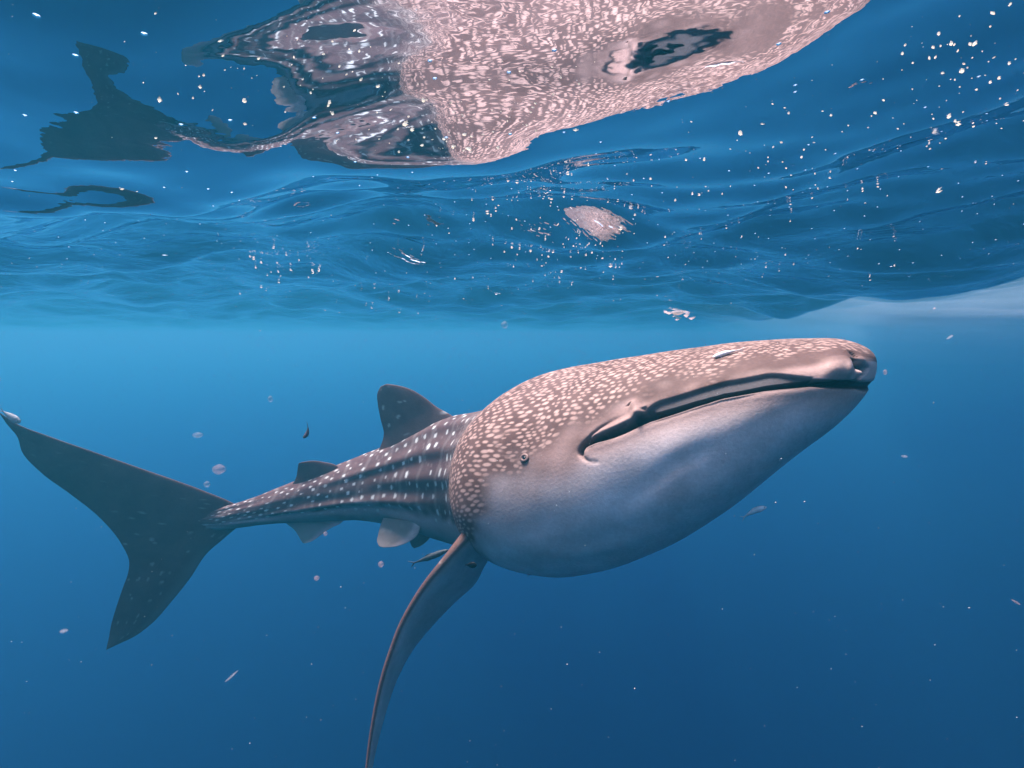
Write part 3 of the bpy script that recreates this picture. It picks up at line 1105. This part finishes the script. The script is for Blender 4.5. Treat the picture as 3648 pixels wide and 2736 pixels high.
SPECKS = [((473, 1014), 13, .62, m_jelly, (1.15, 1, .85), 'largest pink plankton blob, between tail fin and second dorsal fin'),
          ((427, 940), 9, .7, m_jellyw, (1.3, 1, .7), 'flat whitish plankton blob above the largest pink one'),
          ((447, 1046), 7, .7, m_jellyw, (1, 1, 1), 'faint pale plankton blob just below the largest pink one'),
          ((823, 1219), 7, .8, m_jelly, (1, 1, 1), 'small pink plankton blob below the pelvic fin'),
          ((684, 1249), 6, .8, m_jelly, (1.1, 1, .9), 'small pink plankton blob below the anal fin'),
          ((703, 1153), 5, .8, m_jelly, (1, 1, 1), 'small pink plankton blob touching the edge of the anal fin'),
          ((584, 862), 6, .8, m_jellyw, (1, 1, 1.2), 'faint pale plankton blob in open water left of the dorsal fin'),
          ((1090, 702), 8, .7, m_jellyw, (1, 1, 1), 'faint round plankton blob under the water surface above the back'),
          ((1912, 804), 5, .9, m_jelly, (.8, 1, 1.2), 'tiny reddish plankton speck in front of the snout'),
          ((1954, 986), 5, .9, m_jellyw, (1.4, 1, .6), 'tiny white plankton speck right of the lower jaw'),
          ((2052, 728), 5, .9, m_jellyw, (1.6, 1, .5), 'tiny white plankton streak above and right of the snout'),
          ((2195, 1301), 7, .6, m_jelly, (1.5, 1, .4), 'orange plankton streak near the right edge of the picture'),
          ((500, 1461), 12, .6, m_jellyw, (1.6, 1, .25), 'long pale plankton streak in dark water left of the pectoral fin'),
          ((138, 1363), 7, .8, m_jellyw, (1.3, 1, .6), 'faint plankton blob left of the lower tail lobe')]
for (px, rad, Y, mt, sq, lab) in SPECKS:
    p_ = pix(*px, Y)
    r_ = rad * 1024 / 2212 / 512 * Y
    o_ = blob('plankton_blob', mt, r_, sq)
    o_.location = p_
    if 'streak' in lab:
        o_.rotation_euler = (0, -.7 if 'orange' not in lab else .5, 0)
    tag(o_, lab, 'plankton')

# fine marine snow: far too many to count
m_snow = plain('marine_snow', (.42, .43, .43), .8, .1)
NSN = 1200
ico = np.array([(0, 0, 1), (.9, 0, .2), (.2, .9, -.1), (-.8, .3, .1), (-.1, -.9, .2), (.1, 0, -1)])
icf = np.array([(0, 1, 2), (0, 2, 3), (0, 3, 4), (0, 4, 1), (5, 2, 1), (5, 3, 2), (5, 4, 3), (5, 1, 4)])
Y = np.exp(rng.uniform(math.log(.45), math.log(4.0), NSN))
px_ = np.stack([Y * rng.uniform(-1.35, 1.35, NSN), Y, np.minimum(CAMZ + Y * rng.uniform(-1.0, .62, NSN), -.02 - .1 * rng.random(NSN))], 1)
r_ = np.exp(rng.normal(math.log(.00052), .45, NSN)) * (Y / 1.2) ** .45
el = np.stack([np.exp(rng.normal(0, .5, NSN)), np.ones(NSN), np.exp(rng.normal(-.2, .4, NSN))], 1)
Vs = px_[:, None] + ico[None] * (r_[:, None] * el)[:, None]
Fs = icf[None] + (np.arange(NSN) * 6)[:, None, None]
tag(link('marine_snow', mesh_np('marine_snow', Vs.reshape(-1, 3), None, Fs.reshape(-1, 3)), m_snow), kind='stuff',
    label='fine pale specks of plankton drifting through the water')

# ------------------------------------------------------------------ bright flecks added to stand in for light glints on the surface
fm, fn, fl_ = new_mat('sun_glint')
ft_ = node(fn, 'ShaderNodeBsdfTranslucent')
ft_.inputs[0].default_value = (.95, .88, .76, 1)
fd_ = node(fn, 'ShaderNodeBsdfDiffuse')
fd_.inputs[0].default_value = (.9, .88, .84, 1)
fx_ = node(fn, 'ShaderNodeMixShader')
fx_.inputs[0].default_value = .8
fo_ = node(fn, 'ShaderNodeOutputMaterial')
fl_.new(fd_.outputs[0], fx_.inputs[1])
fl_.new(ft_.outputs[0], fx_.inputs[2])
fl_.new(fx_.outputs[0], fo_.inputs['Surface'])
# glint groups: centre and spread in the working picture, how many, size, stretch, heading
GLINT_GROUPS = [(1010, 330, 70, 35, 40, 1.0, 1.3, .3), (1130, 420, 70, 50, 60, .8, 1.2, .3), (1230, 530, 70, 30, 60, .7, 1.3, 0),
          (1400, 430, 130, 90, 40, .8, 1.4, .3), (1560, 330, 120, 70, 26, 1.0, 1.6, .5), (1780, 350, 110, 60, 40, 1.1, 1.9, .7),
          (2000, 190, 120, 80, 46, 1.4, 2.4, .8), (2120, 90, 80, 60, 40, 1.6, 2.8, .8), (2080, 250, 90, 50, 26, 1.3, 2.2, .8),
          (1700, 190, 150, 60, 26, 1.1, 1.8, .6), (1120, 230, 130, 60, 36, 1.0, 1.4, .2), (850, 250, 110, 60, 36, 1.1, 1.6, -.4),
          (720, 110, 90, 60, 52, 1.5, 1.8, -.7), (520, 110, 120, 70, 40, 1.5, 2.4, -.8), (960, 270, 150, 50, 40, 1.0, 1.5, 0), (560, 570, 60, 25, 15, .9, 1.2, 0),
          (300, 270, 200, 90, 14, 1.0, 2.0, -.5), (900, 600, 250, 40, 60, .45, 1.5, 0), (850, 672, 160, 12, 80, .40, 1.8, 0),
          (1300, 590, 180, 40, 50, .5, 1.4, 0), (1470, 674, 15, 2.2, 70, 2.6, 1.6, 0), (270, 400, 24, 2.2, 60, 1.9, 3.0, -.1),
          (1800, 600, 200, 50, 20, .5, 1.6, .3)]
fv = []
for (u0, v0, su, sv, n_, size, st, hd_) in GLINT_GROUPS:
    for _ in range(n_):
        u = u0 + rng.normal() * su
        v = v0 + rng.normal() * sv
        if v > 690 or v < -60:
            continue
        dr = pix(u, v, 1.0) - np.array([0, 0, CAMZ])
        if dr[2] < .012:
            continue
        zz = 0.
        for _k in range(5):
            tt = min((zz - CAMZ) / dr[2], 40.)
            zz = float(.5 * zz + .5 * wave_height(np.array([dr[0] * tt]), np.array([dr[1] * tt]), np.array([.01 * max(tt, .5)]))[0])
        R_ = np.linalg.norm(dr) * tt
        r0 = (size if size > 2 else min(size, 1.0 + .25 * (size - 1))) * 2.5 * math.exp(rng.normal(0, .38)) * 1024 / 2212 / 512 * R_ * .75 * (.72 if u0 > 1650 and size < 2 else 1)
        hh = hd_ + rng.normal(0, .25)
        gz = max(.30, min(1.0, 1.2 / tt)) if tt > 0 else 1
        # a flattened grain standing for one glint, stretched along its streak
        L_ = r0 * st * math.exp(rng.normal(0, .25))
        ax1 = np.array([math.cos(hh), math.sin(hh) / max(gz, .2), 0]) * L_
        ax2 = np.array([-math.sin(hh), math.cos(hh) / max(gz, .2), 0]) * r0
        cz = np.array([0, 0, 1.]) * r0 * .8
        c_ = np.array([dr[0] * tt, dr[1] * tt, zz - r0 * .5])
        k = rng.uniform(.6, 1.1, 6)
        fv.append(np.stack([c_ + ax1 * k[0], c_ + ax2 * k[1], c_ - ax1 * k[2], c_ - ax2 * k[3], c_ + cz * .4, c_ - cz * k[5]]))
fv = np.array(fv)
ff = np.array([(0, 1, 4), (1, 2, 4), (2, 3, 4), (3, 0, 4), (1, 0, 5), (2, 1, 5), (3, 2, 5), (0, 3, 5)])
tag(link('glint_flecks', mesh_np('glint_flecks', fv.reshape(-1, 3), None, (ff[None] + (np.arange(len(fv)) * 6)[:, None, None]).reshape(-1, 3)), fm),
    kind='stuff', label='bright flecks added as glints of light on the underside of the surface')
